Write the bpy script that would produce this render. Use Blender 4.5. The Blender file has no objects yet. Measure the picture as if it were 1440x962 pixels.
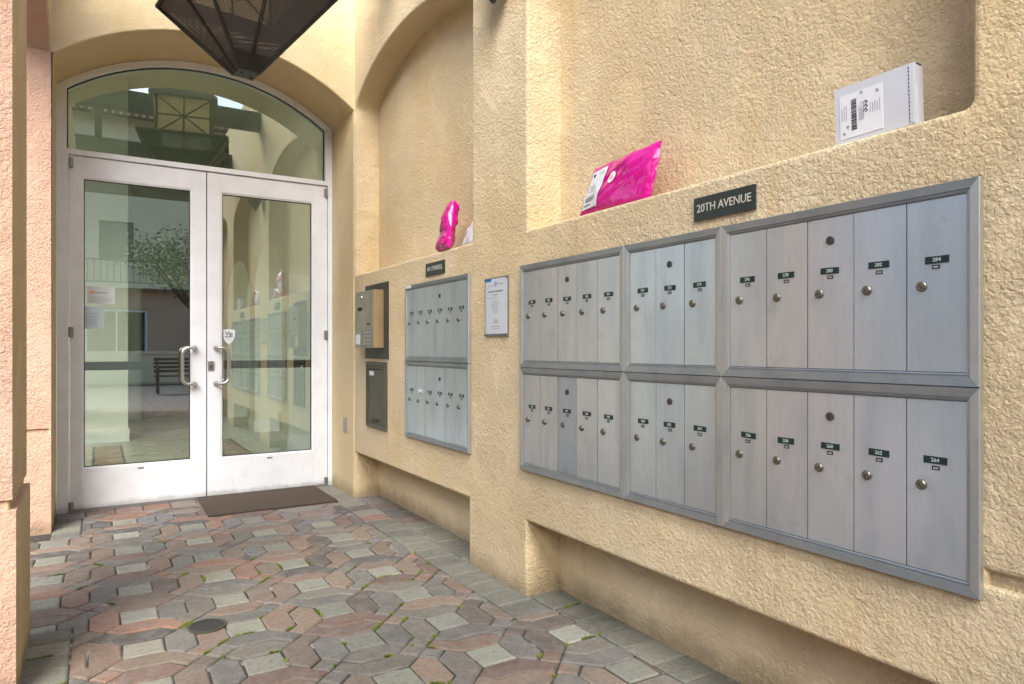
import bpy, bmesh, math, random
from mathutils import Vector, Matrix, noise
R = math.radians
random.seed(7)
S = bpy.context.scene
COL = S.collection

# ------------------------------------------------------------------ camera
cd = bpy.data.cameras.new('camera'); cam = bpy.data.objects.new('camera', cd); COL.objects.link(cam)
cam.location = (0, 0, 1.13); cam.rotation_euler = (R(90), 0, -0.5458)
cd.sensor_width = 36; cd.lens = 36 * 958.26 / 1440; cd.shift_y = 9.17 / 1440
cd.clip_start = 0.05; cd.clip_end = 2000
S.camera = cam
# ------------------------------------------------------------------ sky and sun
SUN_EL, SUN_AZ = R(42), R(209)           # azimuth clockwise from +Y: from the left and behind the camera
W = bpy.data.worlds.new('World'); S.world = W; W.use_nodes = True
wn = W.node_tree.nodes; wl = W.node_tree.links
sky = wn.new('ShaderNodeTexSky'); sky.sky_type = 'NISHITA'; sky.sun_disc = False
sky.sun_elevation = SUN_EL; sky.sun_rotation = SUN_AZ; sky.dust_density = 2.0; sky.air_density = 1.0
wl.new(sky.outputs[0], wn['Background'].inputs[0]); wn['Background'].inputs[1].default_value = 0.15
sd = bpy.data.lights.new('sun', 'SUN'); sd.energy = 1.8; sd.angle = R(44); sd.color = (1, .975, .94)
so = bpy.data.objects.new('sun', sd); COL.objects.link(so)
sv = Vector((math.sin(SUN_AZ) * math.cos(SUN_EL), math.cos(SUN_AZ) * math.cos(SUN_EL), math.sin(SUN_EL)))
so.rotation_euler = (-sv).to_track_quat('-Z', 'Y').to_euler(); so.location = sv * 40
S.view_settings.view_transform = 'Standard'; S.view_settings.look = 'None'
S.view_settings.gamma = 1; S.view_settings.use_curve_mapping = False
S.view_settings.exposure = 1.78
S.cycles.max_bounces = 10; S.cycles.diffuse_bounces = 6; S.cycles.transparent_max_bounces = 12
S.cycles.caustics_reflective = False; S.cycles.caustics_refractive = False

# ------------------------------------------------------------------ materials
def lin(r, g, b):
    f = lambda c: (c / 255 / 12.92) if c / 255 <= .04045 else ((c / 255 + .055) / 1.055) ** 2.4
    return (f(r), f(g), f(b), 1)
class NT:
    def __init__(s, name):
        s.m = bpy.data.materials.new(name); s.m.use_nodes = True
        s.n = s.m.node_tree.nodes; s.l = s.m.node_tree.links
        s.b = s.n['Principled BSDF']; s.out = s.n['Material Output']
        g = s.n.new('ShaderNodeNewGeometry'); s.pos = g.outputs['Position']; s.geo = g
    def new(s, t, **k):
        x = s.n.new(t)
        for a, v in k.items(): setattr(x, a, v)
        return x
    def mapping(s, sc, src=None):
        m = s.new('ShaderNodeMapping'); m.inputs['Scale'].default_value = sc
        s.l.new(src or s.pos, m.inputs['Vector']); return m.outputs[0]
    def noise(s, scale, detail=3, rough=.55, dist=0, vec=None):
        x = s.new('ShaderNodeTexNoise'); x.inputs['Scale'].default_value = scale
        x.inputs['Detail'].default_value = detail; x.inputs['Roughness'].default_value = rough
        x.inputs['Distortion'].default_value = dist
        s.l.new(vec or s.pos, x.inputs['Vector']); return x.outputs['Fac']
    def ramp(s, fac, stops):
        x = s.new('ShaderNodeValToRGB'); e = x.color_ramp.elements
        while len(e) < len(stops): e.new(.5)
        for i, (p, c) in enumerate(stops):
            e[i].position = p; e[i].color = c if len(c) == 4 else (*c, 1)
        s.l.new(fac, x.inputs[0]); return x.outputs[0]
    def step(s, fac, a, b):
        x = s.new('ShaderNodeMapRange'); x.interpolation_type = 'SMOOTHSTEP'
        x.inputs[1].default_value = a; x.inputs[2].default_value = b
        s.l.new(fac, x.inputs[0]); return x.outputs[0]
    def math(s, op, a, b=None):
        x = s.new('ShaderNodeMath', operation=op)
        for i, v in enumerate((a, b)):
            if v is None: continue
            if isinstance(v, (int, float)): x.inputs[i].default_value = v
            else: s.l.new(v, x.inputs[i])
        return x.outputs[0]
    def mix(s, fac, a, b, mode='MIX'):
        x = s.new('ShaderNodeMix', data_type='RGBA', blend_type=mode)
        for i, v in ((0, fac), (6, a), (7, b)):
            if isinstance(v, (int, float)): x.inputs[i].default_value = v
            elif isinstance(v, tuple): x.inputs[i].default_value = v if len(v) == 4 else (*v, 1)
            else: s.l.new(v, x.inputs[i])
        return x.outputs[2]
    def col(s, c):
        if isinstance(c, tuple): s.b.inputs['Base Color'].default_value = c
        else: s.l.new(c, s.b.inputs['Base Color'])
    def bump(s, h, dist, st=1.0):
        x = s.new('ShaderNodeBump'); x.inputs['Distance'].default_value = dist; x.inputs['Strength'].default_value = st
        s.l.new(h, x.inputs['Height']); s.l.new(x.outputs[0], s.b.inputs['Normal'])
    def set(s, **k):
        for a, v in k.items():
            i = s.b.inputs[a.replace('_', ' ')]
            if isinstance(v, (int, float, tuple)): i.default_value = v
            else: s.l.new(v, i)
        return s
M = {}
def plain(key, c, rough=.5, metal=0., spec=.5, var=0.0):
    t = NT(key); t.set(Roughness=rough, Metallic=metal); t.b.inputs['Specular IOR Level'].default_value = spec
    if var:
        n = t.noise(9, 4); t.col(t.mix(t.step(n, .35, .7), c, tuple(x * (1 - var) for x in c[:3]) + (1,)))
    else: t.col(c)
    M[key] = t.m; return t
def stucco(key, c, c2, amp=1.0, sc=1.0):
    t = NT(key)
    rough = t.noise(135 * sc, 5, .72, .0); lump = t.noise(46 * sc, 6, .70, .0)
    vo = t.new('ShaderNodeTexVoronoi'); vo.inputs['Scale'].default_value = 85 * sc; vo.inputs['Randomness'].default_value = 1
    wob = t.new('ShaderNodeVectorMath', operation='ADD'); nz = t.new('ShaderNodeTexNoise'); nz.inputs['Scale'].default_value = 55 * sc; nz.inputs['Detail'].default_value = 4
    t.l.new(t.pos, nz.inputs['Vector']); sc_v = t.new('ShaderNodeVectorMath', operation='SCALE'); sc_v.inputs['Scale'].default_value = .03
    t.l.new(nz.outputs['Color'], sc_v.inputs[0]); t.l.new(t.pos, wob.inputs[0]); t.l.new(sc_v.outputs[0], wob.inputs[1]); t.l.new(wob.outputs[0], vo.inputs['Vector'])
    flat = t.step(t.noise(5, 4, .6), .32, .58)                     # patches the trowel flattened
    h = t.math('ADD', t.math('MULTIPLY', t.math('MINIMUM', lump, .53), 1.3), t.math('MULTIPLY', t.math('MINIMUM', rough, .54), .75))
    h = t.math('SUBTRACT', h, t.math('MULTIPLY', t.step(vo.outputs['Distance'], .25, .9), .30))
    h = t.math('MULTIPLY', h, t.math('ADD', t.math('MULTIPLY', flat, .5), .5))
    t.bump(h, .0105 * amp, 1.0)
    big = t.noise(1.1, 4, .6); st = t.noise(1.0, 5, .6, 0, t.mapping((9, 9, .8)))
    f = t.math('ADD', t.math('MULTIPLY', t.step(big, .35, .7), .6), t.math('MULTIPLY', t.step(st, .5, .75), .5))
    base = t.mix(f, c, c2)
    fine = t.step(t.noise(240, 2), .3, .7)
    base = t.mix(t.math('MULTIPLY', fine, .3), base, tuple(x * .8 for x in c[:3]))
    # splash dirt along the foot of the wall, and brown run-off streaks
    sz = t.new('ShaderNodeSeparateXYZ'); t.l.new(t.pos, sz.inputs[0])
    foot = t.math('SUBTRACT', 1.0, t.step(t.math('ADD', sz.outputs[2], t.math('MULTIPLY', t.noise(9, 4), -.14)), -.07, .05))
    base = t.mix(t.math('MULTIPLY', foot, .6), base, (.20, .15, .09, 1))
    run = t.noise(1, 4, .65, 0, t.mapping((26, 26, 1.1))); where = t.step(t.noise(2.2, 2), .48, .66)
    base = t.mix(t.math('MULTIPLY', t.math('MULTIPLY', t.step(run, .55, .72), where), .26), base, tuple(x * .62 for x in c2[:3]))
    t.col(base)
    t.set(Roughness=.9); t.b.inputs['Specular IOR Level'].default_value = .25
    M[key] = t.m
TAN, TAN2 = (.78, .65, .425, 1), (.745, .555, .285, 1)
stucco('tan', TAN, TAN2)
stucco('tan_fine', (.77, .63, .39, 1), (.73, .53, .25, 1), .6, 1.2)
stucco('pink', (.64, .425, .31, 1), (.60, .37, .255, 1), .8)
stucco('cream', (.72, .62, .46, 1), (.68, .57, .41, 1), .5)
plain('white_paint', (.80, .83, .86, 1), .38, var=.06)
t = NT('white_paint'); c = (.80, .83, .86, 1); n = t.noise(9, 4)
base = t.mix(t.step(n, .35, .7), c, (.75, .775, .80, 1)); sz = t.new('ShaderNodeSeparateXYZ'); t.l.new(t.pos, sz.inputs[0])
low = t.math('SUBTRACT', 1.0, t.step(sz.outputs[2], .02, .34)); sc1 = t.noise(1, 5, .7, 0, t.mapping((70, 70, 14)))
base = t.mix(t.math('MULTIPLY', t.math('MULTIPLY', t.step(sc1, .60, .70), low), .55), base, (.30, .29, .27, 1))
edge = t.math('SUBTRACT', 1.0, t.step(t.math('ADD', sz.outputs[2], t.math('MULTIPLY', n, -.06)), -.01, .03))
base = t.mix(t.math('MULTIPLY', edge, .5), base, (.28, .26, .22, 1))
t.col(base); t.set(Roughness=.4); M['white_paint'] = t.m
plain('lobby_paint', (.74, .77, .68, 1), .6)
plain('lobby_trim', (.8, .83, .8, 1), .45)
plain('dark_gap', (.02, .02, .02, 1), .8)
plain('rubber', (.03, .03, .03, 1), .6)
plain('bronze', (.052, .049, .046, 1), .42, .6, var=.3)
plain('bronze_box', (.10, .095, .07, 1), .45, .3, var=.25)
plain('black_plate', (.03, .032, .03, 1), .4)
plain('sign_green', (.022, .034, .03, 1), .35)
plain('label_green', (.004, .022, .02, 1), .35)
plain('letter', (.50, .50, .42, 1), .5)
plain('digit', (.42, .5, .46, 1), .5)
plain('paper', (.70, .72, .74, 1), .55)
plain('paper_white', (.86, .88, .88, 1), .5)
plain('paper_dimmed', (.52, .57, .56, 1), .5)  # white sheet, with the dimming of the door glass put into its colour
plain('paper_blue', (.46, .57, .60, 1), .5)
plain('print_grey', (.30, .31, .33, 1), .6)
plain('print_black', (.035, .035, .04, 1), .6)
plain('print_blue', (.03, .25, .62, 1), .5)
plain('print_orange', (.75, .33, .16, 1), .5)
plain('print_teal', (.50, .62, .62, 1), .5)
plain('print_tan', (.60, .47, .40, 1), .5)
plain('print_pale', (.56, .66, .67, 1), .5)
plain('steel', (.60, .59, .56, 1), .28, .95)
plain('dull_steel', (.36, .36, .36, 1), .4, .9)
plain('brass', (.22, .205, .16, 1), .42, .9)
plain('brass_dark', (.10, .09, .07, 1), .45, .7)
plain('box_white', (.56, .585, .63, 1), .55, var=.05)
plain('intercom_tan', (.46, .34, .19, 1), .35, .55, var=.12)
plain('intercom_steel', (.52, .50, .44, 1), .33, .85, var=.2)
plain('wood_dark', (.06, .042, .03, 1), .6, var=.4)
plain('soffit', (.40, .30, .19, 1), .85)
plain('roof_tile', (.24, .10, .06, 1), .8, var=.5)
plain('window_dark', (.02, .025, .03, 1), .08)
plain('trunk', (.10, .075, .05, 1), .9, var=.4)
plain('leaf', (.075, .12, .03, 1), .6, var=.5)
plain('moss', (.22, .29, .03, 1), .9, var=.5)
plain('railing', (.06, .09, .1, 1), .5, .5)
plain('bench_wood', (.12, .075, .05, 1), .6, var=.3)
t = plain('pink_film', (.54, .001, .22, 1), .15); t.b.inputs['Coat Weight'].default_value = .2
h = t.noise(9, 2.5, .5, 1.4); t.bump(t.math('ABSOLUTE', t.math('SUBTRACT', h, .5)),  .04, .2)
t = plain('white_film', (.72, .74, .78, 1), .3); t.bump(t.noise(40, 3, .5, 1), .006, .5)
# mat
t = NT('door_mat'); wv = t.new('ShaderNodeTexWave', bands_direction='X'); wv.inputs['Scale'].default_value = 45
t.l.new(t.pos, wv.inputs['Vector']); nn = t.noise(300, 2)
t.col(t.mix(nn, (.055, .04, .028, 1), (.12, .088, .062, 1))); t.bump(t.math('ADD', wv.outputs['Fac'], nn), .004, .8); t.set(Roughness=.95); M['door_mat'] = t.m
# brushed aluminium, vertical (doors) and along the rail (frames)
def alu(key, c, vec_scale, rough):
    t = NT(key); n = t.noise(1, 5, .6, 0, t.mapping(vec_scale)); f = t.noise(1, 3, .6, 0, t.mapping(tuple(v * 4 for v in vec_scale)))
    cl = t.noise(1, 5, .62, .3, t.mapping(tuple(min(v, 16) * (1.3 if v < 20 else .55) for v in vec_scale))); sm = t.noise(9, 5, .65)
    oi = t.new('ShaderNodeObjectInfo')
    base = t.mix(t.step(n, .3, .7), c, tuple(x * .96 for x in c[:3]))
    base = t.mix(t.step(cl, .36, .84), base, (c[0] * .74, c[1] * .77, c[2] * .80, 1))
    base = t.mix(t.math('MULTIPLY', t.step(sm, .58, .75), .35), base, (c[0] * .55, c[1] * .55, c[2] * .56, 1))
    base = t.mix(1.0, base, oi.outputs['Color'], 'MULTIPLY')
    t.col(base); t.set(Metallic=.8, Roughness=t.math('ADD', t.math('ADD', t.math('MULTIPLY', f, .12), t.math('MULTIPLY', cl, .16)), rough))
    t.bump(f, .00012, .3); M[key] = t.m
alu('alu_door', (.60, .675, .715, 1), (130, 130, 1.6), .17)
alu('alu_rail', (.34, .375, .385, 1), (6, 6, 160), .30)  # darker than the stiles: their light difference is put into the base colour
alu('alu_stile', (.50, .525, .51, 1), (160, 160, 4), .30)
# pavers: colour given per stone
def paver_mat(key, island=False):
    t = NT(key)
    if island:
        c = t.ramp(t.geo.outputs['Random Per Island'], [(0, lin(150, 152, 138)), (.3, lin(150, 130, 118)), (.5, lin(128, 132, 136)), (.7, lin(170, 118, 96)), (.85, lin(120, 98, 88)), (1, lin(88, 88, 92))])
        c = t.mix(1.0, c, (.8, .8, .8, 1), 'MULTIPLY')
    else:
        c = t.new('ShaderNodeObjectInfo').outputs['Color']
    n = t.noise(14, 5, .65); g = t.noise(260, 3, .65); w_ = t.noise(5, 4, .6)
    c = t.mix(t.step(n, .3, .75), c, (.25, .24, .22, 1)) if False else t.mix(t.math('ADD', t.math('MULTIPLY', t.step(n, .35, .7), .4), .14), c, (.285, .27, .24, 1))
    c = t.mix(t.math('MULTIPLY', t.step(g, .45, .7), .45), c, t.mix(1.0, c, (.55, .55, .55, 1), 'MULTIPLY'))
    c = t.mix(t.math('MULTIPLY', t.step(g, .62, .7), .35), c, (.5, .48, .44, 1))
    c = t.mix(t.math('MULTIPLY', t.step(w_, .52, .72), .35), c, (.12, .115, .10, 1))
    m_ = t.noise(48, 5, .7); c = t.mix(t.math('MULTIPLY', t.step(m_, .45, .68), .5), c, t.mix(1.0, c, (.50, .48, .45, 1), 'MULTIPLY'))
    t.col(c); t.bump(t.math('ADD', t.math('MULTIPLY', t.math('ADD', n, m_), 1.5), g), .0034, .9); t.set(Roughness=.85); M[key] = t.m
paver_mat('paver'); paver_mat('paver_rest', True)
t = NT('joint'); n = t.noise(7, 4); t.col(t.mix(t.step(n, .54, .66), (.045, .04, .032, 1), (.40, .38, .34, 1))); t.set(Roughness=.95); M['joint'] = t.m
t = NT('court_paving'); bk = t.new('ShaderNodeTexBrick'); bk.inputs['Scale'].default_value = 2.2
bk.inputs['Color1'].default_value = (.22, .17, .15, 1); bk.inputs['Color2'].default_value = (.26, .25, .25, 1); bk.inputs['Mortar'].default_value = (.10, .09, .08, 1)
t.l.new(t.pos, bk.inputs['Vector']); t.col(bk.outputs[0]); t.set(Roughness=.85); M['court_paving'] = t.m
t = NT('lobby_floor'); n = t.noise(3, 5); t.col(t.mix(n, (.38, .40, .31, 1), (.50, .50, .40, 1))); t.set(Roughness=.35); M['lobby_floor'] = t.m
t = NT('floor_inlay'); wv = t.new('ShaderNodeTexWave', bands_direction='Y'); wv.inputs['Scale'].default_value = 8
t.l.new(t.pos, wv.inputs['Vector']); t.col(t.mix(wv.outputs['Fac'], (.16, .10, .06, 1), (.38, .30, .2, 1))); t.set(Roughness=.5); M['floor_inlay'] = t.m
plain('inlay_edge', (.05, .06, .05, 1), .4)
# coated architectural glass: clear with a faint green cast, strong mirror sheen
def glass(key, tint, refl):
    t = NT(key); tr = t.new('ShaderNodeBsdfTransparent'); tr.inputs[0].default_value = tint
    gl = t.new('ShaderNodeBsdfGlossy'); gl.inputs['Roughness'].default_value = .0; gl.inputs[0].default_value = (.93, .96, .92, 1)
    fr = t.new('ShaderNodeLayerWeight'); fr.inputs[0].default_value = .5
    f = t.math('ADD', t.math('MULTIPLY', t.math('POWER', fr.outputs['Facing'], 5), .6), refl)
    mx = t.new('ShaderNodeMixShader'); t.l.new(f, mx.inputs[0]); t.l.new(tr.outputs[0], mx.inputs[1]); t.l.new(gl.outputs[0], mx.inputs[2])
    t.l.new(mx.outputs[0], t.out.inputs[0]); M[key] = t.m
glass('glass', (.85, .885, .83, 1), .24); glass('acrylic', (.96, .97, .98, 1), .03)
t = NT('amber_glass'); t.col((.70, .60, .36, 1)); t.set(Roughness=.5); t.b.inputs['Transmission Weight'].default_value = .5; M['amber_glass'] = t.m
# perforated sheet: round holes punched through
t = NT('perforated'); tc = t.new('ShaderNodeTexCoord'); sx = t.new('ShaderNodeSeparateXYZ'); t.l.new(tc.outputs['UV'], sx.inputs[0])
PITCH = .0140
def holes(du, dv):
    a = t.math('SUBTRACT', t.math('FRACT', t.math('ADD', t.math('MULTIPLY', sx.outputs[0], 1 / PITCH), du)), .5)
    b = t.math('SUBTRACT', t.math('FRACT', t.math('ADD', t.math('MULTIPLY', sx.outputs[1], 1 / PITCH), dv)), .5)
    return t.math('LESS_THAN', t.math('ADD', t.math('MULTIPLY', a, a), t.math('MULTIPLY', b, b)), .022)
hole = t.math('MAXIMUM', holes(0, 0), holes(.5, .5))
t.col((.08, .079, .078, 1)); t.set(Roughness=.40, Metallic=.3)
tr = t.new('ShaderNodeBsdfTransparent'); mx = t.new('ShaderNodeMixShader')
t.l.new(hole, mx.inputs[0]); t.l.new(t.b.outputs[0], mx.inputs[1]); t.l.new(tr.outputs[0], mx.inputs[2]); t.l.new(mx.outputs[0], t.out.inputs[0]); M['perforated'] = t.m

# ------------------------------------------------------------------ mesh helpers
def link(name, me, mats, parent=None, loc=(0, 0, 0), rz=0):
    o = bpy.data.objects.new(name, me); COL.objects.link(o)
    if not isinstance(mats, (list, tuple)): mats = [mats]
    if me is not None and not me.materials:
        for m in mats: me.materials.append(M[m] if isinstance(m, str) else m)
    if parent: o.parent = parent
    o.location = loc; o.rotation_euler = (0, 0, rz)
    return o
def tag(o, label=None, cat=None, group=None, kind=None):
    for k, v in (('label', label), ('category', cat), ('group', group), ('kind', kind)):
        if v: o[k] = v
    return o
def root(name, label, cat, loc=(0, 0, 0), rz=0, group=None):
    return tag(link(name, None, [], None, loc, rz), label, cat, group)
class MB:
    def __init__(s): s.bm = bmesh.new(); s.mi = 0
    def face(s, pts):
        f = s.bm.faces.new([s.bm.verts.new(p) for p in pts]); f.material_index = s.mi; return f
    def box(s, x0, x1, y0, y1, z0, z1):
        v = [s.bm.verts.new(p) for p in ((x0, y0, z0), (x1, y0, z0), (x1, y1, z0), (x0, y1, z0), (x0, y0, z1), (x1, y0, z1), (x1, y1, z1), (x0, y1, z1))]
        for q in ((3, 2, 1, 0), (4, 5, 6, 7), (0, 1, 5, 4), (1, 2, 6, 5), (2, 3, 7, 6), (3, 0, 4, 7)):
            s.bm.faces.new([v[i] for i in q]).material_index = s.mi
        return s
    def loops(s, rings, cap0=True, cap1=True, closed=False):
        vs = [[s.bm.verts.new(p) for p in r] for r in rings]; n = len(vs[0])
        rng = range(len(vs)) if closed else range(len(vs) - 1)
        for i in rng:
            a, b = vs[i], vs[(i + 1) % len(vs)]
            for k in range(n): s.bm.faces.new((a[k], a[(k + 1) % n], b[(k + 1) % n], b[k])).material_index = s.mi
        if not closed:
            if cap0: s.bm.faces.new(vs[0][::-1]).material_index = s.mi
            if cap1: s.bm.faces.new(vs[-1]).material_index = s.mi
        return s
    def tube(s, path, r, n=10):
        P = [Vector(p) for p in path]; rings = []
        rr = r if isinstance(r, (list, tuple)) else [r] * len(P)
        ref = Vector((.123, .31, .9))
        for i, p in enumerate(P):
            d = (P[min(i + 1, len(P) - 1)] - P[max(i - 1, 0)]).normalized()
            if abs(d.dot(ref)) > .95: ref = Vector((.9, .3, .1))
            a = (ref - d * ref.dot(d)).normalized(); b = d.cross(a); ref = a
            rings.append([p + (a * math.cos(2 * math.pi * k / n) + b * math.sin(2 * math.pi * k / n)) * rr[i] for k in range(n)])
        return s.loops(rings)
    def mesh(s, name, bevel=0, smooth=False, seg=2):
        bmesh.ops.remove_doubles(s.bm, verts=s.bm.verts, dist=1e-6) if bevel == 0 else None
        if bevel:
            ed = [e for e in s.bm.edges if len(e.link_faces) == 2 and e.calc_face_angle(0) > .5]
            bmesh.ops.bevel(s.bm, geom=ed, offset=bevel, segments=seg, profile=.5, affect='EDGES', clamp_overlap=True)
        bmesh.ops.recalc_face_normals(s.bm, faces=s.bm.faces)
        me = bpy.data.meshes.new(name); s.bm.to_mesh(me); s.bm.free()
        if smooth:
            for p in me.polygons: p.use_smooth = True
            me.set_sharp_from_angle(angle=R(35))
        return me
    def build(s, name, mats, parent=None, bevel=0, smooth=False, loc=(0, 0, 0), rz=0, seg=2):
        return link(name, s.mesh(name, bevel, smooth, seg), mats, parent, loc, rz)
def B(*a): return MB().box(*a)
def offset_poly(P, d):
    n = len(P); out = []
    for i in range(n):
        a, b, c = Vector(P[i - 1]), Vector(P[i]), Vector(P[(i + 1) % n])
        e1 = (b - a).normalized(); e2 = (c - b).normalized()
        n1 = Vector((e1.y, -e1.x)); n2 = Vector((e2.y, -e2.x)); m = n1 + n2
        k = m.length_squared
        out.append(tuple(b + m * (2 * d / k)) if k > .2 else tuple(b + n1 * d))
    return out                                             # CCW polygon, d > 0 grows it
def fill(mb, to3, outer, holes, w):
    """flat face with holes at depth w"""
    bm = bmesh.new(); ed = []
    for loop in [outer] + holes:
        v = [bm.verts.new((p[0], p[1], 0)) for p in loop]
        for i in range(len(v)): ed.append(bm.edges.new((v[i], v[(i + 1) % len(v)])))
    bmesh.ops.triangle_fill(bm, use_beauty=True, edges=ed)
    for f in bm.faces: mb.face([to3(v.co.x, v.co.y, w) for v in f.verts])
    bm.free()
def wall(name, to3, outer, holes, mats, parent=None, r=.014, thick=None, seg=3):
    """sheet of wall: holes = (ccw polygon, depth, back?) with rounded arrises; mats = face, reveal, back"""
    mb = MB(); fill(mb, to3, outer, [offset_poly(h_[0], r) for h_ in holes], 0)
    for poly, depth, back in holes:
        rings = []
        for k in range(seg + 1):
            a = math.pi / 2 * k / seg
            rings.append([to3(p[0], p[1], r * (1 - math.cos(a))) for p in offset_poly(poly, r * (1 - math.sin(a)))])
        mb.mi = 0; mb.loops(rings, False, False)
        mb.mi = 1; mb.loops([rings[-1], [to3(p[0], p[1], depth) for p in poly]], False, False)
        mb.mi = 2
        if back: fill(mb, to3, poly, [], depth)
        mb.mi = 0
    if thick:
        fill(mb, to3, outer, [h_[0] for h_ in holes if not h_[2]], thick)
        mb.loops([[to3(p[0], p[1], 0) for p in outer], [to3(p[0], p[1], thick) for p in outer]], False, False)
    bmesh.ops.remove_doubles(mb.bm, verts=mb.bm.verts, dist=1e-5)
    o = mb.build(name, mats, parent)
    return o
def arch(u0, u1, v0, spring, rise, n=28, blend=0.0):
    c, hw = (u0 + u1) / 2, (u1 - u0) / 2; Rr = (hw * hw + rise * rise) / (2 * rise)
    pts = [(u0, v0), (u1, v0)]
    for k in range(n + 1):
        u = u1 + (u0 - u1) * (.5 - .5 * math.cos(math.pi * k / n)); d = u - c
        circ = rise - Rr + math.sqrt(max(Rr * Rr - d * d, 0)); ell = rise * math.sqrt(max(1 - (d / hw) ** 2, 0))
        pts.append((u, spring + circ * (1 - blend) + ell * blend))
    return pts
def rect(u0, u1, v0, v1): return [(u0, v0), (u1, v0), (u1, v1), (u0, v1)]
TXT = {}
def text_mesh(body, size, align='CENTER', bold=0.0, sx=1.0):
    key = (body, size, align, bold, sx)
    if key not in TXT:
        c = bpy.data.curves.new('text', 'FONT'); c.body = body; c.size = size; c.align_x = align; c.align_y = 'CENTER'; c.offset = bold
        c.resolution_u = 3; c.extrude = .0004
        o = bpy.data.objects.new('text', c); COL.objects.link(o); bpy.context.view_layer.update()
        me = bpy.data.meshes.new_from_object(o.evaluated_get(bpy.context.evaluated_depsgraph_get()))
        bpy.data.objects.remove(o); me.transform(Matrix.Rotation(R(90), 4, 'X') @ Matrix.Diagonal((sx, 1, 1, 1)))
        me.materials.clear(); TXT[key] = me
    return TXT[key]                                         # lies in local xz, faces -y

XW, YD = 1.667, 5.632
# ================================================================== the setting
g = MB(); g.face([(-300, -300, -.03), (300, -300, -.03), (300, 300, -.03), (-300, 300, -.03)])
tag(g.build('courtyard_ground', 'court_paving'), kind='structure')
bed = MB(); bed.face([(-3.2, -2.6, -.007), (1.9, -2.6, -.007), (1.9, 5.75, -.007), (-3.2, 5.75, -.007)])
paving = tag(bed.build('paving', 'joint'), kind='structure')

# ---- interlocking pavers: pale squares, pairs of pointed stones with a tail
P_, SQ, WD, X0, Y0 = .3645, .142, .1113, 1.243, 2.56
GAP = .0031
def stone_bm(mb, poly, ang=0, cx=0, cy=0, tilt=(0, 0), dz=0, jit=0):
    c, s = math.cos(ang), math.sin(ang)
    q = offset_poly([(x + random.uniform(-jit, jit), y + random.uniform(-jit, jit)) for x, y in poly], -GAP)
    q2 = offset_poly(q, -.0065)
    T = lambda p, z: (cx + p[0] * c - p[1] * s, cy + p[0] * s + p[1] * c, z + dz + tilt[0] * p[0] + tilt[1] * p[1])
    mb.loops([[T(p, -.028) for p in q], [T(p, -.0052) for p in q], [T(p, 0) for p in q2]], False, True)
hs, hw_ = SQ / 2, WD / 2
SQUARE = [(-hs, -hs), (hs, -hs), (hs, hs), (-hs, hs)]
PICKET = [(0, -hs - hw_), (hw_, -hs), (hw_, hs), (0, hs + hw_), (-hw_, hs), (-hw_, -hs)]
TAIL = [(hw_, hs), (2 * hw_, hs + hw_), (hw_, hs + 2 * hw_), (0, hs + hw_)]
PICKET_TAIL = PICKET[:3] + TAIL[1:3] + PICKET[3:]
def variants(poly, n, name):
    out = []
    for _ in range(n):
        mb = MB(); stone_bm(mb, poly, jit=.0022); out.append(mb.mesh(name)); out[-1].materials.append(M['paver'])
    return out
SHAPES = {'square': (SQUARE, variants(SQUARE, 4, 'paver_square')), 'picket': (PICKET, variants(PICKET, 4, 'paver_pointed')),
          'tail': (TAIL, variants(TAIL, 2, 'paver_small')), 'long': (PICKET_TAIL, variants(PICKET_TAIL, 6, 'paver_tailed'))}
def clip(poly, keep):                                       # keep: list of (a, b, c): a x + b y <= c
    for a, b, c in keep:
        out = []
        for i in range(len(poly)):
            p, q = poly[i - 1], poly[i]; dp = a * p[0] + b * p[1] - c; dq = a * q[0] + b * q[1] - c
            if (dp <= 0) != (dq <= 0):
                t_ = dp / (dp - dq); out.append((p[0] + (q[0] - p[0]) * t_, p[1] + (q[1] - p[1]) * t_))
            if dq <= 0: out.append(q)
        poly = out
        if len(poly) < 3: return []
    res = []
    for p in poly:
        if not res or (Vector(p) - Vector(res[-1])).length > .006: res.append(p)
    if len(res) > 2 and (Vector(res[0]) - Vector(res[-1])).length < .006: res.pop()
    return res if len(res) > 2 else []
def area(p): return sum(p[i - 1][0] * p[i][1] - p[i][0] * p[i - 1][1] for i in range(len(p))) / 2
def in_view(x, y):
    f_ = x * math.sin(.5458) + y * math.cos(.5458); r_ = x * math.cos(.5458) - y * math.sin(.5458)
    if f_ < .5: return None
    u, v = 720 + 958.26 * r_ / f_, 490.17 + 958.26 * 1.13 / f_
    return f_ if (20 < u < 1460 and v < 1000) else None
FIELD = [(-9, 1.695, -9, 2.43), (-9, 1.50, 2.43, 2.62), (-.088, 1.50, 2.62, 3.29), (-9, 1.50, 3.29, 4.85), (-.088, 1.50, 4.85, 5.40), (-9, -.67, 2.62, 3.29)]
stones = []                                                 # (kind, ang, cx, cy, custom poly or None)
def add_stone(kind, ang, cx, cy):
    c, s = math.cos(ang), math.sin(ang)
    wp = [(cx + x * c - y * s, cy + x * s + y * c) for x, y in SHAPES[kind][0]]
    inside = lambda p, r, e=1e-4: r[0] - e <= p[0] <= r[1] + e and r[2] - e <= p[1] <= r[3] + e
    if all(any(inside(p, r) for r in FIELD) for p in wp): stones.append((kind, ang, cx, cy, None)); return
    for r in FIELD:
        q = clip(wp, [(1, 0, r[1]), (-1, 0, -r[0]), (0, 1, r[3]), (0, -1, -r[2])])
        if q and abs(area(q)) > .0004:
            stones.append((kind, 0, sum(p[0] for p in q) / len(q), sum(p[1] for p in q) / len(q), q))
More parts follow.
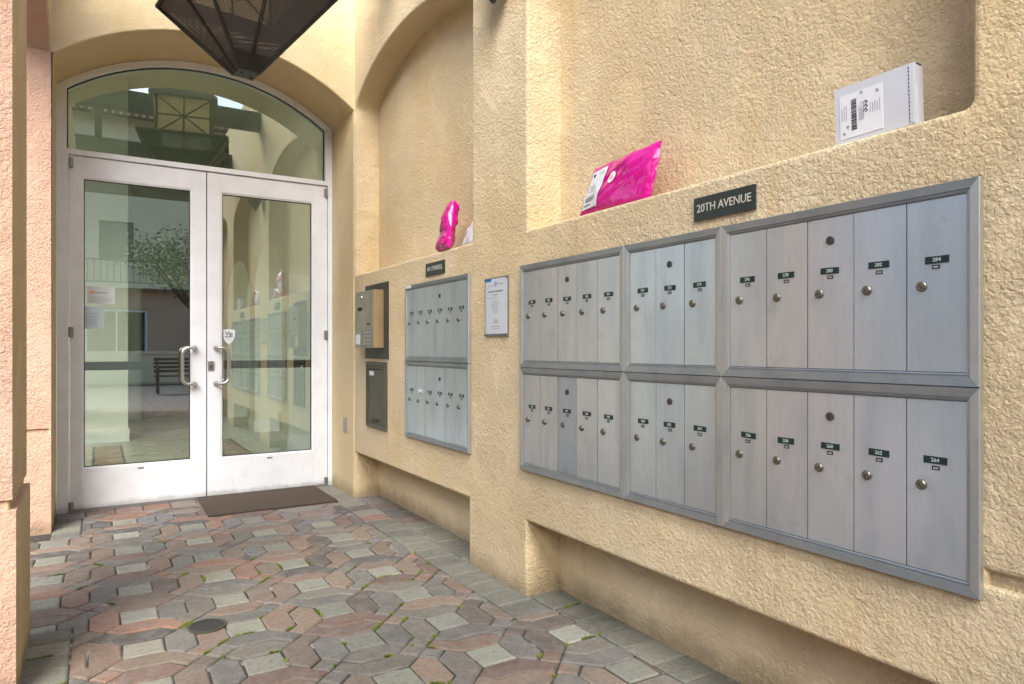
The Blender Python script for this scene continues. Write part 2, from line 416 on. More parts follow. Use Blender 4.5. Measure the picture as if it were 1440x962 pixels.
for i in range(-12, 3):
    for j in range(-14, 9):
        cx, cy = X0 + i * P_, Y0 + j * P_
        add_stone('square', random.choice((0, 1, 2, 3)) * math.pi / 2, cx, cy)
        for vert in (0, 1):
            px, py = (cx + P_ / 2, cy) if not vert else (cx, cy + P_ / 2)
            for sgn in (0, 1):
                ang = sgn * math.pi + vert * math.pi / 2
                ox, oy = (-hw_, 0)
                c, s = math.cos(ang), math.sin(ang)
                sx_, sy_ = px + ox * c - oy * s, py + ox * s + oy * c
                if random.random() < .4: add_stone('picket', ang, sx_, sy_); add_stone('tail', ang, sx_, sy_)
                else: add_stone('long', ang, sx_, sy_)
def strip(x0, x1, y0, y1, nx, ny):
    dx, dy = (x1 - x0) / nx, (y1 - y0) / ny
    for a in range(nx):
        for b in range(ny):
            stones.append(('border', 0, x0 + (a + .5) * dx, y0 + (b + .5) * dy, rect(x0 + a * dx, x0 + (a + 1) * dx, y0 + b * dy, y0 + (b + 1) * dy)))
strip(1.50, 1.685, 2.43, 5.40, 1, 19); strip(1.685, 1.87, 3.15, 5.07, 1, 12); strip(1.685, 1.87, 2.43, 2.62, 1, 1)
strip(1.695, 1.87, -2.6, 2.43, 1, 33); strip(-.245, 1.66, 5.40, 5.636, 11, 1)
strip(-.245, -.088, 4.85, 5.40, 1, 4); strip(-.245, -.088, 2.62, 3.29, 1, 5)
PAL = [((150, 130, 112), 3), ((152, 124, 104), 3), ((172, 128, 104), 1.1), ((130, 129, 122), 4), ((138, 132, 120), 4), ((114, 101, 91), 2), ((92, 89, 87), 1), ((136, 106, 90), 1.1), ((162, 138, 116), 2)]
def pcol(kind):
    if kind == 'square': c = random.choice(((168, 171, 152), (160, 164, 148), (172, 172, 156), (150, 153, 138), (176, 178, 164)))
    elif kind == 'border': c = random.choice(((140, 142, 126), (130, 132, 118), (148, 150, 134), (122, 124, 112)))
    else: c = random.choices([p[0] for p in PAL], [p[1] for p in PAL])[0]
    k = random.uniform(.88, 1.06); l_ = lin(*[min(255, v * k) for v in c]); k = .78 if kind != 'square' else .86; return (l_[0] * k, l_[1] * k, l_[2] * k * .96, 1)
vis = sorted([(in_view(s_[2], s_[3]), n_) for n_, s_ in enumerate(stones) if in_view(s_[2], s_[3])])
# largest in the picture: nearest first
pick = set(n_ for _, n_ in vis[:300])
rest = MB()
for n_, (kind, ang, cx, cy, poly) in enumerate(stones):
    tilt = (random.gauss(0, .006), random.gauss(0, .006)); dz = random.gauss(0, .0012)
    if n_ in pick:
        if poly is None: me = random.choice(SHAPES[kind][1])
        else:
            mb = MB(); q = [(x - cx, y - cy) for x, y in poly]
            stone_bm(mb, q if area(q) > 0 else q[::-1], jit=.0012); me = mb.mesh('paver_cut'); me.materials.append(M['paver'])
        o = bpy.data.objects.new('paver', me); COL.objects.link(o); o.parent = paving
        o.location = (cx, cy, dz); o.rotation_euler = (tilt[0], tilt[1], ang); o.color = pcol(kind)
    else:
        p = SHAPES[kind][0] if poly is None else [(x - cx, y - cy) for x, y in poly]
        stone_bm(rest, p if area(p) > 0 else p[::-1], ang, cx, cy, tilt, dz)
tag(rest.build('paver_surround', 'paver_rest', paving), kind='stuff')

# ---- right wall with niches above, toe recesses below
to_right = lambda u, v, w: (XW + w, u, v)
n1 = arch(3.145, 5.032, 1.684, 2.94, .285, 28, .55); n2 = arch(.767, 2.612, 1.670, 2.94, .285, 28, .55)
def round_corner(poly, idx, r, n=5):
    p = Vector(poly[idx]); a = (Vector(poly[idx - 1]) - p).normalized(); b = (Vector(poly[(idx + 1) % len(poly)]) - p).normalized()
    c = p + (a + b) * r; new = []
    for k in range(n + 1):
        t_ = math.pi / 2 * k / n; new.append(tuple(c - b * r * math.cos(t_) - a * r * math.sin(t_)))
    return poly[:idx] + new + poly[idx + 1:]
n2 = round_corner(n2, 0, .022)
D_N = .186
rw = wall('mailbox_wall', to_right, rect(-4.0, 5.06, -.06, 4.4),
          [(n1, D_N, True), (n2, D_N, True), (rect(3.182, 5.032, -.05, .343), D_N, True), (rect(.767, 2.618, -.05, .343), D_N, True),
           (rect(-3.5, .737, .608, .640), .02, True), (arch(-1.6, .24, 1.67, 2.94, .285, 20, .5), D_N, True), (rect(-1.6, .24, -.05, .343), D_N, True)],
          ['tan', 'tan', 'tan'])
tag(rw, 'long tan stucco wall with arched niches that carries the mailboxes', 'wall')
# ---- end wall with the segmental arch over the doors
to_end = lambda u, v, w: (u, 5.05 + w, v)
AC, AH, SPR, RISE = .7065, .9535, 2.94, .335
ew = wall('door_wall', to_end, rect(-.249, 1.95, -.06, 4.2), [(arch(AC - AH, AC + AH, -.05, SPR, RISE, 36), .56, False)], ['tan_fine', 'tan_fine', 'tan_fine'], r=.012, thick=.56)
tag(ew, 'tan stucco end wall with low arch around the white glass doors', 'wall')
# ---- left arcade: tan towards us, pink in the openings
to_left = lambda u, v, w: (-.245 - w, u, v)
opens = [(3.235, 5.062), (.85, 2.735), (-1.55, .35)]
aw = wall('arcade_wall', to_left, rect(-4, 5.60, -.06, 3.75), [(arch(a, b, -.05, 2.96, .30, 24, .5)[::1], .42, False) for a, b in opens], ['tan', 'pink', 'pink'], r=.012, thick=.42)
tag(aw, 'pink and tan stucco arcade wall at the left edge', 'wall')
edges = [-4] + [e for o_ in sorted(opens) for e in o_] + [5.60]
for k in range(0, len(edges), 2):
    a, b = edges[k], edges[k + 1]
    for z0, z1 in ((-.06, .606), (.644, 2.94 if False else .700)):
        pass
    mb = MB(); e0 = .018
    x1 = -.227 if b < 5 else -.2465
    mb.box(-.685, x1, a - e0, min(b + e0, 5.049 if b > 5 else 99), -.06, .606)
    o = mb.build('pier_base', ['pink', 'tan'], aw, bevel=.01)
    for p in o.data.polygons: p.material_index = 1 if p.normal.x > .7 else 0
    mb = MB(); mb.box(-.677, -.2375 if b < 5 else -.2468, a - .010, min(b + .010, 5.0485 if b > 5 else 99), .640, 2.955)
    o = mb.build('pier_shaft', ['pink', 'tan'], aw, bevel=.008)
    for p in o.data.polygons: p.material_index = 1 if p.normal.x > .7 else 0
# ---- open timber pergola over the walk
pg = root('pergola', 'dark timber pergola beams over the walk carrying the lantern', 'pergola', (.7, 3, 3.75))
for y in (-2.1, .6, 2.68, 4.08): B(-1.34, .966, y - 3 - .08, y - 3 + .08, .001, .20).build('beam', 'wood_dark', pg, bevel=.006)
for x in (-.7, .3): B(x - .04, x + .04, -5.2, 2.0, .201, .30).build('purlin', 'wood_dark', pg, bevel=.004)

# ================================================================== door frame, doors
YF = 5.590
fr = root('door_frame', 'white aluminium frame with arched transom window above the doors', 'door frame', (AC, YF, 0))
to_f = lambda u, v, w: (u - AC, w, v)
def arc_band(r_in, shift): pass
RAD = (AH * AH + RISE * RISE) / (2 * RISE); ZC = SPR + RISE - RAD
def arc_poly(x0, x1, z0, rad, n=36):
    pts = [(x0, z0), (x1, z0)]
    for k in range(n + 1):
        x = x1 + (x0 - x1) * k / n; pts.append((x, ZC + math.sqrt(rad * rad - (x - AC) ** 2)))
    return pts
DX0, DX1 = -.172, 1.617
outer = arc_poly(AC - AH + .004, AC + AH - .004, -.02, RAD - .004)
wall('frame', to_f, outer, [(rect(DX0 - .003, DX1 + .003, -.01, 2.470), .11, False), (arc_poly(-.185, 1.600, 2.508, RAD - .046), .11, False)],
     ['white_paint', 'white_paint', 'white_paint'], fr, r=.003, thick=.11, seg=1)
mb = MB(); q = arc_poly(-.19, 1.605, 2.503, RAD - .041)
mb.loops([[(x - AC, .050, z) for x, z in q], [(x - AC, .056, z) for x, z in q]]); mb.build('transom_pane', 'glass', fr)
q0, q1 = arc_poly(-.185, 1.600, 2.508, RAD - .046), arc_poly(-.178, 1.593, 2.515, RAD - .053)
mb = MB(); mb.loops([[(x - AC, y, z) for x, z in qq] for qq, y in ((q0, .038), (q0, .049), (q1, .049), (q1, .038))], closed=True); mb.build('gasket', 'rubber', fr)
B(DX0 - AC, DX1 - AC, -.02, .12, -.012, .011).build('threshold', 'dull_steel', fr, bevel=.003)
SPLIT = .7015
def handle_mesh(sgn):
    pts = []; H0, H1, r = -.135, .135, .05
    x_end, x_bar, out = 0, sgn * .085, -.055
    pts = [(0, 0, H1), (0, out * .75, H1), (sgn * .012, out, H1)]
    for k in range(7):
        a = math.pi / 2 * k / 6; pts.append((sgn * (.085 - .045 + .045 * math.sin(a)), out, H1 - .045 + .045 * math.cos(a)))
    pts += [(x, y, -z) for x, y, z in pts[::-1]]
    mb = MB(); mb.tube(pts, .0125, 12)
    for z in (H0, H1): mb.tube([(0, 0, z), (0, -.012, z)], .019, 14)
    return mb
def door(x0, x1, gx0, gx1, sgn, label, stickers):
    d = root('glass_door', label, 'door', (x0, YF + .012, 0), 0, 'pair of white glass entrance doors')
    w_ = x1 - x0; a, b = gx0 - x0, gx1 - x0; z0, z1, top = .302, 2.312, 2.463
    T = .045
    B(.002, a - .012, 0, T, .014, top).build('stile', 'white_paint', d, bevel=.002)
    B(b + .012, w_ - .002, 0, T, .014, top).build('stile', 'white_paint', d, bevel=.002)
    B(a - .0115, b + .0115, .0005, T, z1 + .012, top).build('top_rail', 'white_paint', d, bevel=.0015)
    B(a - .0115, b + .0115, .0005, T, .014, z0 - .012).build('bottom_rail', 'white_paint', d, bevel=.0015)
    mb = MB(); R0, R1 = rect(a - .0118, b + .0118, z0 - .0118, z1 + .0118), rect(a, b, z0, z1)
    mb.loops([[(x, y, z) for x, z in rr] for rr, y in ((R0, .003), (R0, T - .003), (R1, T - .003), (R1, .006))], closed=True)
    bead = mb.build('glazing_bead', 'white_paint', d)
    R2 = rect(a + .006, b - .006, z0 + .006, z1 - .006)
    mb = MB(); mb.loops([[(x, y, z) for x, z in rr] for rr, y in ((R1, .012), (R1, .0195), (R2, .0195), (R2, .012))], closed=True); mb.build('gasket', 'rubber', d)
    B(a, b, .020, .026, z0, z1).build('pane', 'glass', d)
    # pull handle on the meeting stile
    hx = (w_ - .085) if sgn < 0 else .062
    handle_mesh(sgn).build('handle', 'steel', d, smooth=True, loc=(hx, 0, 1.0))
    # panic bar inside
    pb = B(a - .03, b + .03, T + .01, T + .06, .975, 1.036).build('push_bar', 'bronze', d, bevel=.004)
    hxp = .010 if sgn < 0 else w_ - .010
    for z in (2.413, 1.243, .035):
        mb = MB(); mb.box(hxp - .016, hxp + .016, -.010, .010, z - .034, z + .034)
        mb.tube([(hxp, -.013, z - .034), (hxp, -.013, z + .034)], .009, 10); mb.build('pivot_hinge', 'dull_steel', d, bevel=.0)
    B(w_ / 2 - .02, w_ / 2 + .02, -.0015, .001, .262, .272).build('maker_plate', 'dull_steel', d)
    if sgn > 0:
        lk = B(.006, .046, -.012, .002, .968, 1.035).build('lock', 'dull_steel', d, bevel=.003)
        mb = MB(); mb.tube([(.026, -.011, .995), (.026, -.018, .995)], .0135, 16); mb.tube([(.026, -.0178, .995), (.026, -.020, .995)], .008, 12)
        mb.build('cylinder', 'brass', lk, smooth=True)
    else:
        B(w_ - .0045, w_ + .0005, .004, T - .002, .016, top - .002).build('meeting_seal', 'rubber', d)
    return d
dl = door(DX0, SPLIT - .002, -.085, .589, -1, 'left white glass door with two papers on its pane', 0)
dr = door(SPLIT + .002, DX1, .812, 1.490, 1, 'right white glass door with a shield sticker and key lock', 0)
# shield sticker on the right pane, near its handle
sh = MB(); pts = [(-.043, .05), (-.02, .055), (0, .058), (.02, .055), (.043, .05), (.044, .01), (.034, -.025), (.018, -.046), (0, -.058), (-.018, -.046), (-.034, -.025), (-.044, .01)]
sh.loops([[(x, -.0012, z) for x, z in pts[::-1]], [(x, 0, z) for x, z in pts[::-1]]])
st = tag(sh.build('shield_sticker', 'paper', None, loc=(.861, YF + .0315, 1.222)), 'white shield sticker on the glass above the right door handle', 'sticker')
link('printed_text', text_mesh('Vip', .042, bold=.0008), 'print_black', st, (0, -.0016, .022))
link('printed_text', text_mesh('SECURITY', .013, bold=.0006), 'print_black', st, (0, -.0016, -.002))
link('printed_text', text_mesh('monitored', .011), 'print_grey', st, (0, -.0016, -.018))
def paper_sheet(name, w_, h_, label, loc, blocks, mat='paper_dimmed'):
    p = tag(B(-w_ / 2, w_ / 2, -.0012, 0, -h_ / 2, h_ / 2).build(name, mat, None, loc=loc), label, 'paper')
    for m, x0, x1, z0, z1 in blocks: B(x0, x1, -.0018, -.0008, z0, z1).build('print', m, p)
    return p
lines = lambda x0, x1, z0, n, dz, m='print_grey': [(m, x0, x1 - random.uniform(0, .04), z0 - k * dz - .0022, z0 - k * dz) for k in range(n)]
paper_sheet('taped_notice', .168, .122, 'wide white notice with small pictures taped to the left door glass', (.018, YF + .0315, 1.507),
            [('print_orange', -.068, -.045, .005, .030), ('print_teal', .048, .072, .005, .030), ('print_grey', -.04, .04, .012, .02)] + lines(-.07, .07, -.01, 5, .009))
paper_sheet('taped_notice', .121, .158, 'narrow bluish paper taped below the wide notice on left door', (-.023, YF + .0315, 1.347),
            [('print_teal', -.02, .02, .045, .06)] + lines(-.05, .05, .03, 9, .0105), 'paper_blue')
# ---- mat and drain
mm = MB(); mm.box(.632, 1.508, 4.945, 5.585, .003, .013); tag(mm.build('door_mat', 'door_mat', None, bevel=.004), 'dark brown ribbed mat in front of the right door', 'mat')
dr_ = root('drain_cover', 'small round dark drain cover set in the pavers', 'drain', (.378, 3.01, 0))
mb = MB(); mb.tube([(0, 0, -.02), (0, 0, .0045)], .062, 28); mb.build('lid', 'bronze', dr_, bevel=.002)
mb = MB(); n_ = 28; ringp = lambda r, z: [(r * math.cos(2 * math.pi * k / n_), r * math.sin(2 * math.pi * k / n_), z) for k in range(n_)]
mb.loops([ringp(.064, -.02), ringp(.064, .006), ringp(.073, .006), ringp(.073, -.02)], closed=True); mb.build('rim', 'bronze_box', dr_)

# ================================================================== mailboxes
RZ = -math.pi / 2                                           # wall things: local x = right in the picture, y = into the wall
def on_wall(name, label, cat, y, z, group=None): return root(name, label, cat, (XW, y, z), RZ, group)
LOCK = None
def lock_mesh():
    mb = MB(); mb.tube([(0, .004, 0), (0, -.0035, 0), (0, -.0055, 0)], [.0122, .0122, .010], 20)
    mb.mi = 1; mb.tube([(0, -.005, 0), (0, -.0075, 0)], .0082, 16)
    mb.mi = 2; mb.box(-.0012, .0012, -.0079, -.006, -.006, .0045)
    me = mb.mesh('lock', smooth=True)
    for m in ('brass', 'brass', 'dark_gap'): me.materials.append(M[m])
    return me
def arrow_mesh():
    mb = MB(); mb.tube([(0, .004, 0), (0, -.003, 0)], .0115, 18); mb.mi = 1; mb.box(-.002, .002, -.0035, -.002, -.006, .005)
    me = mb.mesh('master_lock', smooth=True); me.materials.append(M['brass_dark']); me.materials.append(M['dark_gap']); return me
LOCK, ARROW = lock_mesh(), arrow_mesh()
def me_box(name, mats, *a, bevel=0):
    me = B(*a).mesh(name, bevel); me.materials.append(M[mats]); return me
PLATE = me_box('number_plate', 'label_green', -.026, .026, -.0018, .001, -.0085, .0085)
PLATE_W = me_box('number_plate', 'paper', -.026, .026, -.0018, .001, -.0085, .0085)
SLOT = me_box('name_slot', 'dark_gap', -.0085, .0085, -.0009, .001, -.0048, .0048)
SLOTF = me_box('name_card', 'print_grey', -.0055, .0055, -.0014, 0, -.0022, .0018)
def rail(parent, pts_outer, pts_inner, mat):
    """mitred bar: outer edge a-b, inner edge c-d (xz), raised bevelled section"""
    a, b = pts_outer; c, d = pts_inner; L = lambda p, q, t_: (p[0] + (q[0] - p[0]) * t_, p[1] + (q[1] - p[1]) * t_)
    prof = [(0, .0), (0, -.016), (.05, -.0185), (.70, -.0165), (.74, -.0130), (.84, -.0130), (.88, -.0145), (1, -.0125), (1, 0)]
    mb = MB(); r0 = [(L(a, c, t_)[0], y, L(a, c, t_)[1]) for t_, y in prof]; r1 = [(L(b, d, t_)[0], y, L(b, d, t_)[1]) for t_, y in prof]
    mb.loops([r0, r1]); return mb.build('frame_rail', mat, parent)
def mailbox_unit(y_left, z0, W_, H_, n, nums, arrow_i, label, side=.0285, tb=.0315, mid=True, shade=None):
    u = on_wall('mailbox_bank', label, 'mailbox', y_left, z0, 'aluminium mailbox banks')
    B(side - .002, W_ - side + .002, -.004, .002, tb - .002, H_ - tb + .002).build('back_plate', 'dark_gap', u)
    e = .0004; O = [(e, e), (W_ - e, e), (W_ - e, H_ - e), (e, H_ - e)]; I = [(side, tb), (W_ - side, tb), (W_ - side, H_ - tb), (side, H_ - tb)]
    for k, m in enumerate(('alu_rail', 'alu_stile', 'alu_rail', 'alu_stile')):
        rail(u, (O[k], O[(k + 1) % 4]), (I[k], I[(k + 1) % 4]), m)
    dw = (W_ - 2 * side) / n; g_ = .0011
    hh = H_ - 2 * tb
    me = B(-dw / 2 + g_, dw / 2 - g_, -.0105, -.003, .0014, hh - .0014).mesh('door', .0010); me.materials.append(M['alu_door'])
    k_ = H_ / .4655
    for i in range(n):
        cx = side + (i + .5) * dw
        d = link('door', me, 'alu_door', u, (cx, random.uniform(-.0006, .0006), tb))
        v = random.uniform(.96, 1.0); d.color = (v, v, v * random.uniform(.99, 1.02), 1)
        if shade and i == shade[0]: d.color = shade[1]; d['label'] = 'darker blue-grey mailbox door'
        s_ = min(1.0, dw / .134)
        jx, jz, jr = random.uniform(-.0025, .0025), random.uniform(-.0012, .0012), random.gauss(0, .012)
        blank = n == 6 and z0 < .9 and i == 1
        for nm, me_, m_, yy in (('number_plate', PLATE_W if blank else PLATE, 'label_green', -.0105), ('number', text_mesh(nums[i], .0125, bold=.0002), 'digit', -.0126)):
            if nm == 'number' and blank: continue
            link(nm, me_, m_, d, (jx, yy, .293 * k_ - tb + jz)).rotation_euler = (0, jr, 0)
        sl = link('name_slot', SLOT, 'dark_gap', d, (0, -.0105, .2755 * k_ - tb)); link('name_card', SLOTF, 'print_grey', d, (0, -.0105, .2755 * k_ - tb))
        lk = link('lock', LOCK, 'brass', d, (-.032, -.0105, .2325 * k_ - tb + random.uniform(-.001, .001)))
        lk.rotation_euler = (0, random.choice((0, 0, .1, -.2, 1.2, .5, -.6)), 0); lk.scale = (1, random.uniform(.8, 1.3), 1)
        if i == arrow_i: link('master_lock', ARROW, 'brass_dark', d, (0, -.0105, .372 * k_ - tb))
    return u
U1, U2, U3 = 2.650, 1.927, 1.467; UE = .743; HZ = .4655
ZT, ZB = 1.0435, .578
E5 = lambda a: [str(a + 2 * k) for k in range(5)]
mailbox_unit(U1, ZT, U1 - U2, HZ, 5, ['265', '266', '267', '268', '269'], 2, 'upper five-door mailbox bank at the far end of the long panel')
mailbox_unit(U2, ZT, U2 - U3, HZ, 3, ['270', '272', '274'], 1, 'upper three-door mailbox bank in the middle of the long panel')
mailbox_unit(U3, ZT, U3 - UE, HZ, 5, E5(276), 2, 'upper five-door mailbox bank numbered 276 to 284, nearest the camera')
mailbox_unit(U1, ZB, U1 - U2, HZ, 5, E5(240), 2, 'lower five-door mailbox bank with one darker door, far end of long panel', shade=(2, (.70, .76, .83, 1)))
mailbox_unit(U2, ZB, U2 - U3, HZ, 3, ['250', '252', '254'], 1, 'lower three-door mailbox bank in the middle of the long panel')
mailbox_unit(U3, ZB, U3 - UE, HZ, 5, E5(256), 2, 'lower five-door mailbox bank numbered 256 to 264, nearest the camera')
SL = [str(101 + k) for k in range(6)]; SL2 = [str(201 + k) for k in range(6)]
mailbox_unit(4.014, 1.0525, .861, .4705, 6, SL2, 3, 'upper six-door mailbox bank of the small panel near the doors', side=.026, tb=.028)
mailbox_unit(4.014, .5805, .861, .4705, 6, SL, 3, 'lower six-door mailbox bank of the small panel near the doors', side=.026, tb=.028)

# ================================================================== signs, notice, intercom
def sign(label, y, z, w_, h_, body, size, sx):
    s_ = on_wall('street_sign', label, 'sign', y, z)
    B(0, w_, -.007, .002, 0, h_).build('plate', 'sign_green', s_, bevel=.0012)
    link('lettering', text_mesh(body, size, bold=.0003, sx=sx), 'letter', s_, (w_ / 2, -.0078, h_ / 2))
sign('dark green sign reading 20TH AVENUE above the long mailbox panel', 1.591, 1.5435, .242, .074, '20TH AVENUE', .0365, .93)
sign("small dark sign reading 181 O'FARRELL above the small mailbox panel", 3.721, 1.557, .253, .073, "181 O'FARRELL", .037, .86)
nt = on_wall('framed_notice', 'white printed notice in a clear holder on the pier between mailbox panels', 'notice', 2.992, 1.190)
B(0, .221, -.006, .001, 0, .288).build('backing', 'dull_steel', nt, bevel=.001)
pp = B(.006, .213, -.0075, -.006, .012, .282).build('sheet', 'paper_white', nt)
NP = [('print_blue', .006, .062, .270, .284), ('print_blue', .096, .114, .244, .266), ('print_grey', .128, .175, .252, .256), ('print_tan', .028, .08, .248, .251),
      ('print_grey', .035, .095, .216, .223), ('print_grey', .10, .175, .216, .223), ('print_grey', .075, .13, .202, .205), ('print_tan', .02, .12, .188, .190),
      ('print_grey', .065, .145, .046, .048), ('print_grey', .08, .14, .036, .038)]
NP += [('print_pale', .105 - w_, .105 + w_ * .8, .110 + k * .0075, .1145 + k * .0075) for k, w_ in enumerate((.022, .026, .030, .028, .034, .040, .044, .038, .026))]
NP += [('print_tan', .088 + k * .010, .095 + k * .010, .062, .086 - (k % 2) * .006) for k in range(4)]
for m, x0, x1, z0, z1 in NP:
    B(x0, x1, -.0079, -.0072, z0, z1).build('print', m, pp)
link('printed_text', text_mesh('i', .026, bold=.001), 'paper', pp, (.105, -.0084, .254))
B(.001, .220, -.0105, -.0085, .001, .287).build('cover', 'acrylic', nt)
for x in (.007, .214):
    for z in (.008, .280):
        mb = MB(); mb.tube([(x, -.0104, z), (x, -.0135, z)], .0045, 10); mb.build('screw', 'brass_dark', nt)
ic = on_wall('entry_intercom', 'tan metal entry intercom with keypad on a black backing plate', 'intercom', 4.80, 1.06)
B(.012, .466, -.008, .002, 0, .521).build('back_plate', 'black_plate', ic, bevel=.002)
body = MB(); body.box(0, .386, -.078, -.007, .075, .470)
ob = body.build('housing', ['intercom_tan', 'intercom_steel'], ic, bevel=.008)
for p in ob.data.polygons: p.material_index = 1 if p.normal.y < -.8 else 0
B(.012, .374, -.0815, -.0775, .215, .462).build('faceplate', 'intercom_steel', ic, bevel=.002)
kp = B(.15, .37, -.0805, -.077, .085, .200).build('keypad', 'dull_steel', ic, bevel=.002)
for a in range(3):
    for b in range(4): B(.19 + a * .055, .225 + a * .055, -.0835, -.0800, .095 + b * .026, .113 + b * .026).build('key', 'steel', kp, bevel=.001)
B(.07, .16, -.0835, -.081, .335, .36).build('speaker_slot', 'dark_gap', ic); B(.26, .32, -.0835, -.081, .228, .245).build('label_strip', 'print_black', ic)
B(.02, .10, -.0805, -.077, .10, .17).build('card_slot', 'paper', ic)
mb = MB(); mb.tube([(.14, -.081, .43), (.14, -.087, .43)], .012, 14); mb.build('lens', 'steel', ic)
kb = on_wall('key_box', 'dark bronze flush metal box below the intercom', 'wall box', 4.757, .575)
mb = MB(); F0, F1 = rect(0, .397, 0, .462), rect(.028, .369, .03, .432)
mb.loops([[(x, y, z) for x, z in q] for q, y in ((F0, 0), (F0, -.014), (F1, -.010), (F1, 0))], closed=True); mb.build('frame', 'bronze_box', kb)
dd = B(.030, .367, -.0075, 0, .032, .430).build('door', 'bronze_box', kb, bevel=.0015)
B(.05, .33, -.0082, -.006, .405, .414).build('slot', 'dark_gap', dd); B(.06, .15, -.0085, -.007, .365, .395).build('sticker', 'paper', dd)
B(.12, .24, -.016, -.007, .045, .06).build('pull', 'bronze', dd)
link('scratched_text', text_mesh('KNOX', .035), 'dull_steel', dd, (.17, -.0084, .335)) if False else None
pl = on_wall('cover_plate', 'small blank grey plate low on the wall beside the doors', 'plate', 5.005 + .03, .47)
# the plate sits on the jamb of the door arch
pl.location = (AC + AH, 5.30, .47); B(0, .075, -.005, .002, 0, .114).build('plate', 'dull_steel', pl, bevel=.002)
for z in (.02, .094):
    mb = MB(); mb.tube([(.0375, -.0045, z), (.0375, -.007, z)], .005, 8); mb.build('screw', 'steel', pl)
tl = on_wall('tape_label', 'tiny white sticker on the top rail corner of the small mailbox panel', 'sticker', 3.995, 1.502)
B(0, .085, -.0205, -.0192, 0, .018).build('sheet', 'paper', tl)

# ================================================================== parcels
def bag(name, label, loc, rz, corners, thick, film, seed, lean, label_uv=None, dot_uv=None, amp=.006):
    """poly mailer: corners in local xz (bl, br, tr, tl); pillow with creases"""
    r = root(name, label, 'parcel', loc, rz)
    C = [Vector((c[0], 0, c[1])) for c in corners]
    def surf(u, v, side, off=0):
        p = (C[0] * (1 - u) + C[1] * u) * (1 - v) + (C[3] * (1 - u) + C[2] * u) * v
        e = (max(0, 1 - (2 * u - 1) ** 4) * max(0, 1 - (2 * v - 1) ** 4)) ** .6
        cr = noise.fractal(Vector((p.x * 14 + seed, p.z * 14, side * 3)), 1, 2, 3) * amp + abs(noise.noise(Vector((p.x * 9 - p.z * 16, p.z * 6 + seed, side)))) * amp * 1.8
        wob = noise.noise(Vector((p.x * 6, p.z * 6, seed))) * .008
        y = lean * (p.z - C[0].z) + wob + side * (thick * e * (.75 + .5 * noise.noise(Vector((p.x * 5, p.z * 5, seed + 4)))) + cr * min(1, e * 2))
        q = Vector((p.x + noise.noise(Vector((v * 5, seed, 1))) * .006, y, p.z + noise.noise(Vector((u * 6, seed, 7))) * .006 * (1 if v > .1 else 0)))
        return q + Vector((0, side * off, 0))
    N = 44; mb = MB()
    for side in (-1, 1):
        vs = [[mb.bm.verts.new(surf(a / N, b / N, side)) for a in range(N + 1)] for b in range(N + 1)]
        for b in range(N):
            for a in range(N):
                q = (vs[b][a], vs[b][a + 1], vs[b + 1][a + 1], vs[b + 1][a]); mb.bm.faces.new(q if side < 0 else q[::-1])
    bmesh.ops.remove_doubles(mb.bm, verts=mb.bm.verts, dist=1e-5)
    mb.build('bag', film, r, smooth=True)
    def patch(nm, mat, u0, u1, v0, v1, off, parent, k=10, shear=0):
        m2 = MB(); g2 = [[m2.bm.verts.new(surf(u0 + (u1 - u0) * a / k + shear * b / k, v0 + (v1 - v0) * b / k, -1, off)) for a in range(k + 1)] for b in range(k + 1)]
        for b in range(k):
            for a in range(k): m2.bm.faces.new((g2[b][a], g2[b][a + 1], g2[b + 1][a + 1], g2[b + 1][a]))
        return m2.build(nm, mat, parent, smooth=True)
    if label_uv:
        u0, u1, v0, v1 = label_uv; lb = patch('shipping_label', 'paper', u0, u1, v0, v1, .003, r, 14)
        dw_, dv_ = u1 - u0, v1 - v0
        for k in range(11):
            a = u0 + dw_ * (.14 + k * .062); patch('barcode_bar', 'print_black', a, a + dw_ * random.choice((.02, .035)), v0 + dv_ * .18, v0 + dv_ * .32, .0042, lb, 3)
        patch('print', 'print_black', u0 + dw_ * .1, u0 + dw_ * .55, v0 + dv_ * .08, v0 + dv_ * .11, .0042, lb, 3)
        patch('print', 'print_grey', u0 + dw_ * .1, u0 + dw_ * .9, v0 + dv_ * .36, v0 + dv_ * .37, .0042, lb, 3)
        for k in range(3): patch('print', 'print_grey', u0 + dw_ * .12, u0 + dw_ * random.uniform(.4, .6), v0 + dv_ * (.45 + k * .07), v0 + dv_ * (.465 + k * .07), .0042, lb, 3)
        patch('print', 'print_black', u0 + dw_ * .14, u0 + dw_ * .3, v0 + dv_ * .84, v0 + dv_ * .93, .0042, lb, 3)
        patch('print', 'print_teal', u0 + dw_ * .5, u0 + dw_ * .92, v0 + dv_ * .87, v0 + dv_ * .91, .0042, lb, 3)
    if dot_uv:
        uc, vc, ru, rv = dot_uv; m2 = MB(); n_ = 20
        c_ = m2.bm.verts.new(surf(uc, vc, -1, .0035)); rg = [m2.bm.verts.new(surf(uc + ru * math.cos(2 * math.pi * k / n_), vc + rv * math.sin(2 * math.pi * k / n_), -1, .0035)) for k in range(n_)]
        for k in range(n_): m2.bm.faces.new((c_, rg[k], rg[(k + 1) % n_]))
        ds = m2.build('round_sticker', 'paper', r)
        patch('print', 'print_orange', uc - ru * .4, uc + ru * .4, vc - rv * .4, vc + rv * .4, .0045, ds, 3)
    return r
SILL = 1.670
bag('pink_mailer', 'glossy pink mailer bag with white label on the ledge above the long panel', (XW + .056, 2.303, SILL + .002), RZ,
    [(0, 0), (.440, 0), (.455, .222), (.062, .205)], .042, 'pink_film', 3.1, .20, (.06, .33, .14, .88), (.47, .60, .055, .105), .0035)
bag('pink_mailer', 'crumpled pink mailer bag standing in the niche near the doors', (XW + .055, 3.640, 1.686), RZ - .25,
    [(0, 0), (.245, 0), (.165, .285), (.085, .285)], .045, 'pink_film', 9.4, .15, (.02, .30, .22, .62), None, .012)
